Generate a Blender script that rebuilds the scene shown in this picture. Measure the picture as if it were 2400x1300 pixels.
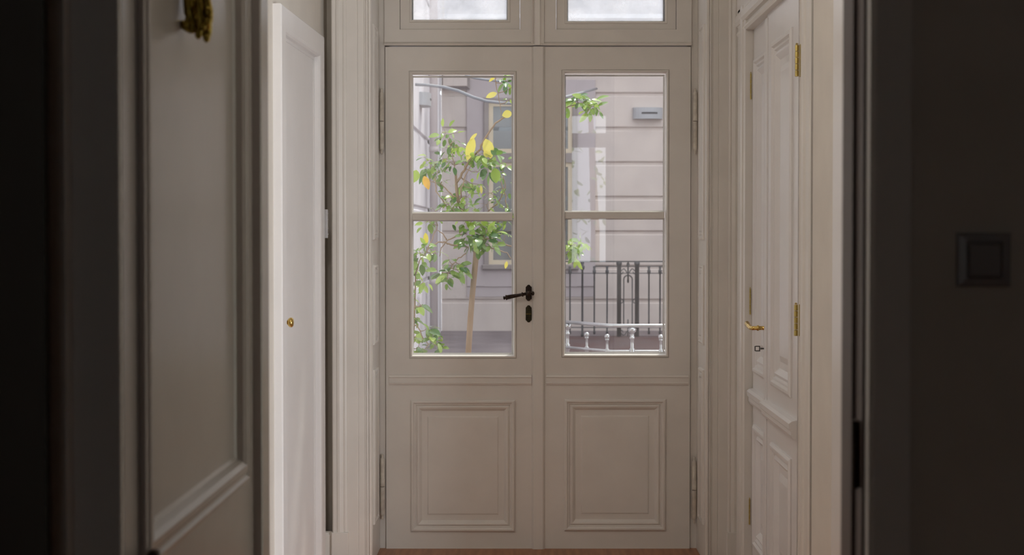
import bpy, bmesh, math, random
from mathutils import Vector, Matrix
random.seed(7)
C = bpy.context.scene
for o in list(bpy.data.objects): bpy.data.objects.remove(o)
col = C.collection

# ------------------------------------------------------------------ camera
F = 3500.0; VX, VY = 1240.0, 545.0; PITCH = math.atan(73/F); H = 1.486
cam = bpy.data.cameras.new('camera'); camo = bpy.data.objects.new('camera', cam); col.objects.link(camo)
cam.sensor_width = 36; cam.lens = 36*F/2400
camo.location = (0, 0, H); camo.rotation_euler = (math.pi/2-PITCH, 0, 0)
cam.shift_x = -(VX-1200)/2400; cam.shift_y = (VY+73-650)/2400
cam.clip_start = .05; cam.clip_end = 200
cam.dof.use_dof = True; cam.dof.focus_distance = 7.0; cam.dof.aperture_fstop = 5.2
C.camera = camo
# ------------------------------------------------------------------ light
w = bpy.data.worlds.new('sky'); C.world = w; w.use_nodes = True
bg = w.node_tree.nodes['Background']; bg.inputs[0].default_value = (.93, .96, 1, 1); bg.inputs[1].default_value = 2.2
def area(name, loc, target, sx, sy, power, colr):
    l = bpy.data.lights.new(name, 'AREA'); l.shape = 'RECTANGLE'; l.size = sx; l.size_y = sy
    l.energy = power; l.color = colr
    o = bpy.data.objects.new(name, l); col.objects.link(o); o.location = loc
    o.rotation_euler = (Vector(target)-Vector(loc)).to_track_quat('-Z', 'Y').to_euler(); return o
sun = bpy.data.lights.new('sun', 'SUN'); sun.energy = 3.0; sun.angle = .06; sun.color = (1, .95, .85)
suno = bpy.data.objects.new('sun', sun); col.objects.link(suno); suno.location = (0, 12, 12)
suno.rotation_euler = Vector((-.22, -.42, -.88)).to_track_quat('-Z', 'Y').to_euler()
# area lamp added in an unseen side room at right, lighting the hall
area('side_room_fill_lamp', (2.2, 2.46, .98), (2.2, 4, .98), 1.3, 1.5, 185, (.92, .95, 1))
C.view_settings.view_transform = 'Standard'; C.view_settings.look = 'None'
C.view_settings.exposure = 0; C.view_settings.gamma = 1; C.view_settings.use_curve_mapping = False

LAMP = 50
# ------------------------------------------------------------------ measuring
cp, sp_ = math.cos(PITCH), math.sin(PITCH)
def at(px, py, Y):
    dx = (px-VX)/F; dy = (VY+73-py)/F
    t = Y/(cp+dy*sp_)
    return Vector((dx*t, Y, H+t*(dy*cp-sp_)))
def wx(px, Y, py=618): return at(px, py, Y).x
def wz(py, Y): return at(VX, py, Y).z

# ------------------------------------------------------------------ materials
def mat(name, c, rough=.5, metal=0, var=.04, scale=6, bump=0, bscale=60, c2=None, stretch=(1,1,1), spec=None, coat=0):
    m = bpy.data.materials.new(name); m.use_nodes = True; nt = m.node_tree; b = nt.nodes['Principled BSDF']
    b.inputs['Roughness'].default_value = rough; b.inputs['Metallic'].default_value = metal
    if spec is not None: b.inputs['Specular IOR Level'].default_value = spec
    if coat: b.inputs['Coat Weight'].default_value = coat; b.inputs['Coat Roughness'].default_value = .08
    tc = nt.nodes.new('ShaderNodeTexCoord'); mp = nt.nodes.new('ShaderNodeMapping'); mp.inputs['Scale'].default_value = stretch
    n = nt.nodes.new('ShaderNodeTexNoise'); n.inputs['Scale'].default_value = scale; n.inputs['Detail'].default_value = 4
    r = nt.nodes.new('ShaderNodeMix'); r.data_type = 'RGBA'
    c2 = c2 or tuple(max(0, v*(1-var*2)) for v in c)
    r.inputs['A'].default_value = (*c, 1); r.inputs['B'].default_value = (*c2, 1)
    rp = nt.nodes.new('ShaderNodeMapRange'); rp.inputs['From Min'].default_value = .35; rp.inputs['From Max'].default_value = .65
    nt.links.new(tc.outputs['Object'], mp.inputs[0]); nt.links.new(mp.outputs[0], n.inputs[0])
    nt.links.new(n.outputs[0], rp.inputs[0]); nt.links.new(rp.outputs[0], r.inputs[0])
    nt.links.new(r.outputs['Result'], b.inputs['Base Color'])
    if bump:
        n2 = nt.nodes.new('ShaderNodeTexNoise'); n2.inputs['Scale'].default_value = bscale; n2.inputs['Detail'].default_value = 5
        bm_ = nt.nodes.new('ShaderNodeBump'); bm_.inputs['Strength'].default_value = bump; bm_.inputs['Distance'].default_value = .004
        nt.links.new(mp.outputs[0], n2.inputs[0]); nt.links.new(n2.outputs[0], bm_.inputs['Height']); nt.links.new(bm_.outputs[0], b.inputs['Normal'])
    return m
M = {}
M['paint'] = mat('cream_gloss_paint', (.77, .73, .675), .38, var=.025, bump=.06, bscale=30)
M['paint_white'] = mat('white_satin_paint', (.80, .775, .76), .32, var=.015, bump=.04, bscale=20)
M['leaf_paint_shaded'] = mat('shaded_gloss_paint', (.37, .335, .315), .26, var=.02, bump=.03, bscale=12)  # same door paint, its base colour darkened to hold the foreground shade
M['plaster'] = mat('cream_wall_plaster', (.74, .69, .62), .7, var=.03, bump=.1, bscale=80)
M['side_wall'] = mat('dark_low_bounce_wall', (.30, .32, .27), .8, var=.05)  # unseen walls kept dark to cut light bounced into the hall
M['ceiling'] = mat('ceiling_plaster', (.76, .74, .70), .8, var=.02)
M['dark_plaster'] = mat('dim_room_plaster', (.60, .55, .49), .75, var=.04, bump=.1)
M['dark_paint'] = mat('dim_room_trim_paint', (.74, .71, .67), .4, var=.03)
M['wood'] = mat('red_brown_parquet', (.42, .19, .09), .4, scale=4, c2=(.30, .12, .055), stretch=(12, 1, 1))
M['brass'] = mat('polished_brass', (.80, .56, .18), .22, 1, var=.1, scale=30)
M['old_brass'] = mat('aged_brass', (.50, .36, .09), .25, 1, var=.25, scale=60)
M['ornament_brass'] = mat('tarnished_yellow_brass', (.42, .30, .06), .3, 1, var=.3, scale=90)
M['hinge_brass'] = mat('satin_brass', (.60, .47, .16), .3, 1, var=.1, scale=40)
M['jamb_shade'] = mat('jamb_shade_brown', (.10, .065, .055), .45, var=.08)  # shade on the right jamb put into a dark brown base colour
M['bronze'] = mat('dark_bronze', (.055, .032, .022), .32, .6, var=.3, scale=80)
M['bronze_green'] = mat('dark_green_bronze', (.05, .042, .018), .35, .6, var=.3, scale=80)
M['steel'] = mat('brushed_steel', (.62, .62, .63), .28, 1, var=.05, scale=40)
M['key_steel'] = mat('dull_key_steel', (.10, .10, .095), .4, .7)
M['hinge_paint'] = mat('chipped_cream_paint', (.70, .65, .56), .45, scale=35, c2=(.55, .5, .43))
M['gap'] = mat('dark_joint', (.05, .035, .025), .9)
M['facade'] = mat('beige_facade_plaster', (.66, .585, .545), .9, scale=2.5, c2=(.60, .53, .50), bump=.25, bscale=18)
M['facade_lilac'] = mat('lilac_grey_plaster', (.52, .462, .475), .9, scale=3, c2=(.49, .435, .445))
M['wing'] = mat('pale_lilac_plaster', (.72, .70, .74), .9, scale=2, c2=(.62, .60, .64))
M['surround'] = mat('taupe_window_surround', (.33, .29, .28), .8, scale=5)
M['cream_frame'] = mat('cream_window_frame', (.72, .62, .47), .6)
M['curtain'] = mat('white_curtain', (.80, .80, .80), .9, scale=30, stretch=(14, 1, .5), c2=(.55, .56, .58))
M['pave'] = mat('grey_violet_paving', (.25, .205, .21), .8, scale=3, c2=(.19, .155, .165), bump=.3)
M['redtile'] = mat('red_clay_tiles', (.12, .055, .05), .8, scale=2.5, c2=(.13, .09, .09))
M['iron'] = mat('dark_grey_iron', (.085, .085, .09), .5, .3)
M['lampgrey'] = mat('grey_lamp_metal', (.42, .43, .46), .5, .1)
M['slot'] = mat('dark_slot', (.06, .06, .07), .8)
M['cable'] = mat('grey_cable_sheath', (.30, .31, .34), .6)
M['bark'] = mat('tan_bark', (.42, .29, .19), .8, scale=18, stretch=(1, 1, .2), c2=(.30, .21, .14), bump=.4)
M['terracotta'] = mat('terracotta', (.48, .21, .11), .8)
M['soil'] = mat('potting_soil', (.07, .045, .03), .95)
M['black'] = mat('black_stained_wood', (.005, .0035, .002), .9, var=.1, spec=.1)
M['switch'] = mat('white_switch_plastic', (.30, .29, .30), .22)
M['stucco'] = mat('pale_cornice_stucco', (.70, .70, .73), .9, scale=3, c2=(.60, .60, .62))
def leafmat(name, c, c2, tr=.35):
    m = bpy.data.materials.new(name); m.use_nodes = True; nt = m.node_tree; b = nt.nodes['Principled BSDF']
    b.inputs['Roughness'].default_value = .28; b.inputs['Coat Weight'].default_value = .9; b.inputs['Coat Roughness'].default_value = .16
    out = nt.nodes['Material Output']
    at_ = nt.nodes.new('ShaderNodeAttribute'); at_.attribute_name = 'tone'
    mx = nt.nodes.new('ShaderNodeMix'); mx.data_type = 'RGBA'
    mx.inputs['A'].default_value = (*c, 1); mx.inputs['B'].default_value = (*c2, 1)
    nt.links.new(at_.outputs['Fac'], mx.inputs[0]); nt.links.new(mx.outputs['Result'], b.inputs['Base Color'])
    t = nt.nodes.new('ShaderNodeBsdfTranslucent'); nt.links.new(mx.outputs['Result'], t.inputs[0])
    s = nt.nodes.new('ShaderNodeMixShader'); s.inputs[0].default_value = tr
    nt.links.new(b.outputs[0], s.inputs[1]); nt.links.new(t.outputs[0], s.inputs[2]); nt.links.new(s.outputs[0], out.inputs[0])
    return m
M['leaf'] = leafmat('citrus_leaf_green', (.075, .20, .03), (.44, .60, .09))
M['leaf_yellow'] = leafmat('yellowed_leaf', (.85, .72, .06), (.90, .80, .20), .4)
M['leaf_orange'] = leafmat('orange_leaf', (.95, .42, .03), (.95, .55, .08), .4)
def glassmat(name, tint, f0, dirt=0, rough=0):
    m = bpy.data.materials.new(name); m.use_nodes = True; nt = m.node_tree
    nt.nodes.remove(nt.nodes['Principled BSDF']); out = nt.nodes['Material Output']
    t = nt.nodes.new('ShaderNodeBsdfTransparent'); t.inputs[0].default_value = (*tint, 1)
    g = nt.nodes.new('ShaderNodeBsdfGlossy'); g.inputs['Roughness'].default_value = rough
    lw = nt.nodes.new('ShaderNodeLayerWeight'); lw.inputs[0].default_value = .3
    p = nt.nodes.new('ShaderNodeMath'); p.operation = 'POWER'; p.inputs[1].default_value = 4
    a = nt.nodes.new('ShaderNodeMath'); a.operation = 'MULTIPLY_ADD'; a.inputs[1].default_value = .6; a.inputs[2].default_value = f0
    nt.links.new(lw.outputs['Facing'], p.inputs[0]); nt.links.new(p.outputs[0], a.inputs[0])
    s = nt.nodes.new('ShaderNodeMixShader')
    nt.links.new(a.outputs[0], s.inputs[0]); nt.links.new(t.outputs[0], s.inputs[1]); nt.links.new(g.outputs[0], s.inputs[2])
    last = s
    if dirt:
        d = nt.nodes.new('ShaderNodeBsdfTranslucent'); d.inputs[0].default_value = (.9, .9, .92, 1)
        tc = nt.nodes.new('ShaderNodeTexCoord'); n = nt.nodes.new('ShaderNodeTexNoise'); n.inputs['Scale'].default_value = 14; n.inputs['Detail'].default_value = 6
        mr = nt.nodes.new('ShaderNodeMapRange'); mr.inputs['From Min'].default_value = .3; mr.inputs['From Max'].default_value = .8
        mr.inputs['To Min'].default_value = dirt*.4; mr.inputs['To Max'].default_value = dirt*1.6
        nt.links.new(tc.outputs['Object'], n.inputs[0]); nt.links.new(n.outputs[0], mr.inputs[0])
        s2 = nt.nodes.new('ShaderNodeMixShader'); nt.links.new(mr.outputs[0], s2.inputs[0])
        nt.links.new(s.outputs[0], s2.inputs[1]); nt.links.new(d.outputs[0], s2.inputs[2]); last = s2
    nt.links.new(last.outputs[0], out.inputs[0]); return m
M['glass'] = glassmat('clear_pane', (.97, .98, .98), .07, .02)
M['dusty_glass'] = glassmat('dusty_pane', (.95, .97, .98), .05, .22)
M['far_glass'] = glassmat('reflecting_pane', (.75, .78, .8), .10, 0, .2)

# ------------------------------------------------------------------ mesh helpers
class B:
    """collects shapes for ONE mesh; P maps (u, v, n) of a wall to the world"""
    def __init__(s, P=None): s.bm = bmesh.new(); s.P = P or (lambda u, v, n: Vector((u, v, n)))
    def v(s, *a): return s.bm.verts.new(s.P(*a))
    def f(s, vs):
        try: return s.bm.faces.new(vs)
        except ValueError: return None
    def box(s, u0, u1, v0, v1, n0, n1, bev=0):
        if bev:
            for k, (e, a, b) in enumerate(((bev, n0, n1-bev), )):
                pass
            lo = [s.v(u, v, n0) for u, v in ((u0,v0),(u1,v0),(u1,v1),(u0,v1))]
            mi = [s.v(u, v, n1-bev) for u, v in ((u0,v0),(u1,v0),(u1,v1),(u0,v1))]
            hi = [s.v(u, v, n1) for u, v in ((u0+bev,v0+bev),(u1-bev,v0+bev),(u1-bev,v1-bev),(u0+bev,v1-bev))]
            s.f(lo[::-1]); s.f(hi)
            for A, D in ((lo, mi), (mi, hi)):
                for i in range(4): s.f([A[i], A[(i+1)%4], D[(i+1)%4], D[i]])
            return s
        q = [s.v(u, v, n) for n in (n0, n1) for u, v in ((u0,v0),(u1,v0),(u1,v1),(u0,v1))]
        for i in ((3,2,1,0),(4,5,6,7),(0,1,5,4),(1,2,6,5),(2,3,7,6),(3,0,4,7)): s.f([q[k] for k in i])
        return s
    def frame(s, u0, u1, v0, v1, prof, closed=True):
        """moulding: prof = [(inset, n)...] swept round the rectangle with mitred corners"""
        rings = []
        for i, n in prof:
            rings.append([s.v(u, v, n) for u, v in ((u0+i,v0+i),(u1-i,v0+i),(u1-i,v1-i),(u0+i,v1-i))])
        for A, D in zip(rings, rings[1:]):
            for k in range(4): s.f([A[k], A[(k+1)%4], D[(k+1)%4], D[k]])
        return s
    def hprof(s, u0, u1, prof):           # prof [(v, n)] swept along u, capped
        A = [s.v(u0, v, n) for v, n in prof]; D = [s.v(u1, v, n) for v, n in prof]
        for i in range(len(prof)): s.f([A[i], A[(i+1)%len(prof)], D[(i+1)%len(prof)], D[i]])
        s.f(A[::-1]); s.f(D); return s
    def vprof(s, v0, v1, prof):           # prof [(u, n)] swept along v, capped
        A = [s.v(u, v0, n) for u, n in prof]; D = [s.v(u, v1, n) for u, n in prof]
        for i in range(len(prof)): s.f([A[i], A[(i+1)%len(prof)], D[(i+1)%len(prof)], D[i]])
        s.f(A[::-1]); s.f(D); return s
    def lathe(s, o, axis, prof, seg=16):  # prof [(dist along axis, radius)], world coordinates
        o = Vector(o); ax = Vector(axis).normalized()
        a = ax.orthogonal().normalized(); b = ax.cross(a)
        rings = [[s.bm.verts.new(o+ax*d+(a*math.cos(t)+b*math.sin(t))*max(r, 1e-5)) for t in [2*math.pi*k/seg for k in range(seg)]] for d, r in prof]
        for A, D in zip(rings, rings[1:]):
            for k in range(seg): s.f([A[k], A[(k+1)%seg], D[(k+1)%seg], D[k]])
        s.f(rings[0][::-1]); s.f(rings[-1]); return s
    def tube(s, pts, rad, seg=8):
        pts = [Vector(p) for p in pts]
        if not isinstance(rad, (list, tuple)): rad = [rad]*len(pts)
        prev = None; rings = []
        for i, p in enumerate(pts):
            d = (pts[min(i+1, len(pts)-1)]-pts[max(i-1, 0)]).normalized()
            a = d.orthogonal().normalized() if prev is None else (prev-d*prev.dot(d)).normalized()
            prev = a; b = d.cross(a)
            rings.append([s.bm.verts.new(p+(a*math.cos(t)+b*math.sin(t))*rad[i]) for t in [2*math.pi*k/seg for k in range(seg)]])
        for A, D in zip(rings, rings[1:]):
            for k in range(seg): s.f([A[k], A[(k+1)%seg], D[(k+1)%seg], D[k]])
        s.f(rings[0][::-1]); s.f(rings[-1]); return s
    def sphere(s, c, r, sc=(1,1,1), seg=16):
        m = Matrix.Translation(Vector(c)) @ Matrix.Diagonal((r*sc[0], r*sc[1], r*sc[2], 1))
        bmesh.ops.create_uvsphere(s.bm, u_segments=seg, v_segments=seg//2+2, radius=1, matrix=m); return s
    def outline(s, pts, n0, n1, bev=0):    # extruded flat outline in u,v
        A = [s.v(u, v, n0) for u, v in pts]; D = [s.v(u, v, n1-bev) for u, v in pts]
        s.f(A[::-1])
        for i in range(len(pts)): s.f([A[i], A[(i+1)%len(pts)], D[(i+1)%len(pts)], D[i]])
        if bev:
            cu = sum(p[0] for p in pts)/len(pts); cv = sum(p[1] for p in pts)/len(pts)
            E = []
            for u, v in pts:
                l = math.hypot(u-cu, v-cv); k = 1-bev/l; E.append(s.v(cu+(u-cu)*k, cv+(v-cv)*k, n1))
            for i in range(len(pts)): s.f([D[i], D[(i+1)%len(pts)], E[(i+1)%len(pts)], E[i]])
            s.f(E)
        else: s.f(D)
        return s
    def build(s, name, m, parent=None, smooth=False, keep=False):
        if not keep: bmesh.ops.recalc_face_normals(s.bm, faces=s.bm.faces)
        me = bpy.data.meshes.new(name); s.bm.to_mesh(me); s.bm.free()
        me.materials.append(M[m] if isinstance(m, str) else m)
        if smooth:
            for p in me.polygons: p.use_smooth = True
        o = bpy.data.objects.new(name, me); col.objects.link(o)
        if parent is not None:
            o.parent = parent; o.matrix_parent_inverse = Matrix.Translation(parent.location).inverted()
        return o
def empty(name, loc):
    o = bpy.data.objects.new(name, None); o.empty_display_size = .1; col.objects.link(o); o.location = loc; return o
def tag(o, label=None, cat=None, group=None, kind=None):
    if label: o['label'] = label
    if cat: o['category'] = cat
    if group: o['group'] = group
    if kind: o['kind'] = kind
    return o
def struct(o, label=None, cat=None): return tag(o, label, cat, kind='structure')

# wall frames: u along the wall, v up, n out of the wall towards the viewer side
def P_end(Y):   return lambda u, v, n: Vector((u, Y-n, v))            # faces the camera
def P_right(X): return lambda u, v, n: Vector((X-n, u, v))            # u = world Y
LD = Vector((.031, 1, 0)).normalized(); LN = Vector((1, -.031, 0)).normalized(); LO = Vector((-.921, 6.5, 0))
def P_left(u, v, n): return LO+LD*u+LN*n+Vector((0, 0, v))            # u = distance from the far end

# ------------------------------------------------------------------ setting: shell
YE = 6.63; HC = 3.3
struct(B().box(-1.4, 1.2, 2.2, 7.06, -.12, 0).build('floor', 'wood'), 'red-brown wooden floor just visible under the glazed double door', 'floor')
struct(B().box(-3, 3.4, -3.3, 7.1, HC, HC+.15).build('ceiling', 'ceiling'), 'white ceiling over the hall and front room', 'ceiling')
XL, XR = wx(887, 7), wx(1636, 7)
b = B(P_end(YE)); b.box(-.872, XL, 0, HC, -.5, 0); b.box(-1.4, -.872, 0, HC, -.5, -.13); b.box(XR, 1.2, 0, HC, -.5, 0); b.box(XL, XR, 3.02, HC, -.5, 0)
struct(b.build('wall_end', 'plaster'), 'cream end wall holding the glazed double door', 'wall')
b = B(P_left); b.box(-3.2, -.9, 0, HC, -.15, 0); b.box(-.9, .43, 0, HC, -.15, 0)
struct(b.build('wall_left', 'plaster'), 'cream left hall wall around the plain flush door', 'wall')
WR = .925
b = B(P_right(WR)); b.box(4.1, 5.135, 0, HC, -.15, -.002); b.box(6.25, YE, 0, HC, -.15, -.002); b.box(5.135, 6.25, 2.36, HC, -.15, -.002)
b.box(2.35, 3.25, 0, HC, -.15, -.002); b.box(3.25, 4.1, 2.4, HC, -.15, -.002); b.box(5.135, 6.25, 0, 2.36, -.15, -.09)
b.box(4.1, 4.715, 0, HC, 0, .03)
struct(b.build('wall_right', 'plaster'), 'cream right hall wall around the panelled double door', 'wall')
# unseen side room on the right, opening and wall colour shaped for the light
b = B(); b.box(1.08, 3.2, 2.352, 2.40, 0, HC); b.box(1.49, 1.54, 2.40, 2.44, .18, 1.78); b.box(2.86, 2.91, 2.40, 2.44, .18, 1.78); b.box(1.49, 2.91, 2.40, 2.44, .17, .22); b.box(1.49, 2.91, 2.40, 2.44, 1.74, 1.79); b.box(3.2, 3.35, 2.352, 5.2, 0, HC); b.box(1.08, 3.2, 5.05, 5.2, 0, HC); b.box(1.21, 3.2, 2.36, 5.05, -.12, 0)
struct(b.build('wall_side_room', 'side_wall'), 'unseen side room walls, darkened to cut light bounced into the hall', 'wall')
# front (dark) room with the doorway
FY = 2.2
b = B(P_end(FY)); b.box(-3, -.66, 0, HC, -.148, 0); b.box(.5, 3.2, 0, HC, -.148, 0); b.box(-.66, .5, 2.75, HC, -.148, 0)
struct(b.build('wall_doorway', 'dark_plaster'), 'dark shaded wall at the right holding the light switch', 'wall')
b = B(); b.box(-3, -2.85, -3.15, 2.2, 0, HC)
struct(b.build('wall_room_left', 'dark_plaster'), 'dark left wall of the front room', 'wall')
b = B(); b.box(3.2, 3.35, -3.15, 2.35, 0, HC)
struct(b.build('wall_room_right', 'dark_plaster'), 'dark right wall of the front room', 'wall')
b = B(); b.box(-3, 3.4, -3.3, 2.2, -.12, 0)
struct(b.build('floor_room', 'wood'), 'brown wooden floor of the dark front room', 'floor')
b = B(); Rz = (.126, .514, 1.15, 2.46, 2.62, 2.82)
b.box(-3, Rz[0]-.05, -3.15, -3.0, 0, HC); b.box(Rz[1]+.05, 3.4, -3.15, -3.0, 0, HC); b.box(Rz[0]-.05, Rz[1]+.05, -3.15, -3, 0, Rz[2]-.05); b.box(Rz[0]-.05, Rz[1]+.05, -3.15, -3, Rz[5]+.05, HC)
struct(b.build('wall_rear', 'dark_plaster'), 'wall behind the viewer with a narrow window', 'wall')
b = B(); b.frame(Rz[0]-.05, Rz[1]+.05, 0, 0, [(0, 0)]) if False else None
b.box(Rz[0]-.05, Rz[0], -3.1, -3.02, Rz[2]-.05, Rz[5]+.05); b.box(Rz[1], Rz[1]+.05, -3.1, -3.02, Rz[2]-.05, Rz[5]+.05)
b.box(Rz[0], Rz[1], -3.1, -3.02, Rz[2]-.05, Rz[2]); b.box(Rz[0], Rz[1], -3.1, -3.02, Rz[3], Rz[4]); b.box(Rz[0], Rz[1], -3.1, -3.02, Rz[5], Rz[5]+.05)
struct(b.build('window_3', 'dark_paint'), 'narrow window behind the viewer, mirrored in the right glazed leaf', 'window')

# ------------------------------------------------------------------ end doorway: casings, reveals
YD = 7.0
def casing_v(P, u_in, u_out, v0, v1, h, name, m, label, plinth=.157, pside=None):
    """moulded upright: bead at the inner edge, flat field with a step, ogee at the outer edge"""
    s = 1 if u_out > u_in else -1; W = abs(u_out-u_in)
    g = lambda t, n: (u_in+s*t*W, n)
    prof = [g(0, 0), g(0, h*.55), g(.03, h*.75), g(.07, h*.8), g(.10, h*.62), g(.12, h*.62), g(.14, h*.52), g(.30, h*.52), g(.31, h*.44), g(.33, h*.52), g(.60, h*.52),
            g(.61, h*.7), g(.66, h*.78), g(.70, h*.72), g(.71, h*.85), g(.80, h), g(.86, h*.98), g(.88, h*.88), g(.97, h*.88), g(1, h*.7), g(1, 0)]
    b = B(P); b.vprof(v0, v1, prof); o = struct(b.build(name, m), label, 'door casing')
    if plinth:
        a0, a1 = sorted((u_in+s*W*.57, u_out+s*.004))
        q = B(P); q.box(a0, a1, 0, plinth, 0, h*1.12, .003); q.build('plinth', m, o)
    return o
cE = P_end(YE)
casing_v(cE, XL+.0, wx(777, 6.6), 0, 3.3, .032, 'trim_1', 'paint', 'moulded cream casing left of the glazed double door')
casing_v(cE, XR-.0, wx(1738, 6.6), 0, 3.3, .032, 'trim_2', 'paint', 'moulded cream casing right of the glazed double door')
# reveals with raised panels
def reveal(X, sgn, name, label):
    P = lambda u, v, n: Vector((X+sgn*n, u, v))
    b = B(P); b.box(YE-.004, YD+.1, 0, 3.02, -.02, .004); b.box(YE-.03, YE+.008, .0, 3.02, -.002, .009, .003)
    for za, zb in ((wz(562, 6.8), 2.42), (wz(805, 6.8), wz(620, 6.8)), (.17, wz(862, 6.8))):
        b.frame(6.70, 6.87, za, zb, [(0, .004), (.002, .012), (.010, .015), (.016, .008), (.022, .008), (.026, .014), (.040, .014)])
        b.box(6.738, 6.832, za+.038, zb-.038, .004, .014)
    return struct(b.build(name, 'paint'), label, 'door reveal')
reveal(XL, 1, 'trim_3', 'panelled cream reveal on the left of the glazed door')
reveal(XR, -1, 'trim_4', 'panelled cream reveal on the right of the glazed door')
# fixed frame behind the leaves
PD = P_end(YD)
L0, L1, L2, L3 = wx(904, YD), wx(1247, YD), wx(1277, YD), wx(1618, YD)
ZT = wz(110, YD); ZB = wz(1286, YD)
b = B(PD)
b.box(XL+.004, L0-.003, 0, 3.02, -.1, -.012); b.box(L3+.003, XR-.004, 0, 3.02, -.1, -.012)
b.box(L0-.02, L0+.012, 0, ZT+.02, -.1, -.056); b.box(L3-.012, L3+.02, 0, ZT+.02, -.1, -.056)
# transom rail and its lip, upper frame, middle post
zr0, zr1 = wz(107, YD), wz(69, YD)
b.box(L0-.003, L3+.003, zr0, zr1, -.08, .002)
b.hprof(L0-.003, L3+.003, [(zr0, 0), (zr0, .014), (zr0+.008, .018), (zr0+.012, .010), (zr0+.018, .002), (zr0+.018, 0)])
tl = [(wx(938, YD), wx(1219, YD)), (wx(1303, YD), wx(1584, YD))]
b.box(L0-.003, tl[0][0], zr1, 3.02, -.08, .002); b.box(tl[0][1], tl[1][0], zr1, 3.02, -.08, .002); b.box(tl[1][1], L3+.003, zr1, 3.02, -.08, .002)
b.box(tl[0][0], tl[1][1], 2.93, 3.02, -.08, .002)
c0, c1 = wx(1245, YD), wx(1275, YD)
b.vprof(zr0+.001, 3.02, [(c0, 0), (c0, .010), (c0+.006, .016), (c0+.013, .011), (c0+.018, .020), (c0+.040, .022), (c0+.046, .015), (c1, .013), (c1, 0)])
struct(b.build('trim_5', 'paint'), 'fixed cream frame and transom rail over the glazed double door', 'door frame')
b = B(PD); b.box(L0, L3, 0, ZB-.004, -.12, -.01)
struct(b.build('trim_6', 'wood'), 'brown wooden threshold under the glazed double door', 'threshold')
# transom windows
for k, (px0, px1, pyb) in enumerate(((966, 1190, 46), (1329, 1557, 49))):
    t0, t1 = tl[k]; a0, a1 = wx(px0, YD), wx(px1, YD); z0 = wz(pyb, YD); z1 = 2.86
    r = struct(empty('window_%d' % (k+1), ((a0+a1)/2, YD, zr1)), ('left' if k == 0 else 'right')+' dusty transom window above the glazed double door', 'window')
    b = B(PD); e = .002
    b.box(t0+e, a0, zr1+e, 2.925, -.05, -.010); b.box(a1, t1-e, zr1+e, 2.925, -.05, -.010); b.box(a0, a1, zr1+e, z0, -.05, -.010); b.box(a0, a1, z1, 2.925, -.05, -.010)
    b.frame(a0, a1, z0, z1, [(-.012, -.010), (-.010, -.006), (-.003, -.007), (0, -.014), (.0, -.05)])
    b.build('window_frame', 'paint', r)
    B(PD).box(a0-.004, a1+.004, z0-.004, z1, -.038, -.034).build('glass_pane', 'dusty_glass', r)
    b = B(PD); b.frame(a0, a1, z0, z1, [(0, -.040), (.006, -.040), (.0, -.062), (0, -.04)]); b.build('putty', 'paint_white', r)

# ------------------------------------------------------------------ glazed leaves
def lathe_hinge(parent, x, zt, zb, m='hinge_paint'):
    """knuckle hinge with turned finials"""
    y = YD-.012; h = zt-zb; r = .0105
    top = [(0, .001), (h*.012, .004), (h*.025, .006), (h*.045, .0045), (h*.06, .0055), (h*.075, .0095), (h*.09, .0105), (h*.11, .0095), (h*.12, r), (h*.36, r), (h*.365, r*1.08)]
    b = B(); b.lathe((x, y, zt), (0, 0, -1), top+[(h*.36+.001+h*.12, r*1.08), (h*.497, r)], 14)
    b.lathe((x, y, zb), (0, 0, 1), top+[(h*.36+.001+h*.12, r*1.08), (h*.497, r)], 14)
    o = b.build('hinge', m, parent, True)
    q = B(); q.lathe((x, y, (zt+zb)/2-.002), (0, 0, 1), [(0, r*.9), (.004, r*.9)], 12); q.build('hinge_pin', 'gap', o)
    return o
PM = [(0, 0), (.0, .006), (.006, .011), (.012, .011), (.018, .004), (.022, .004), (.026, -.002), (.034, .004), (.040, .002), (.052, -.010), (.056, -.010)]
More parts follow.
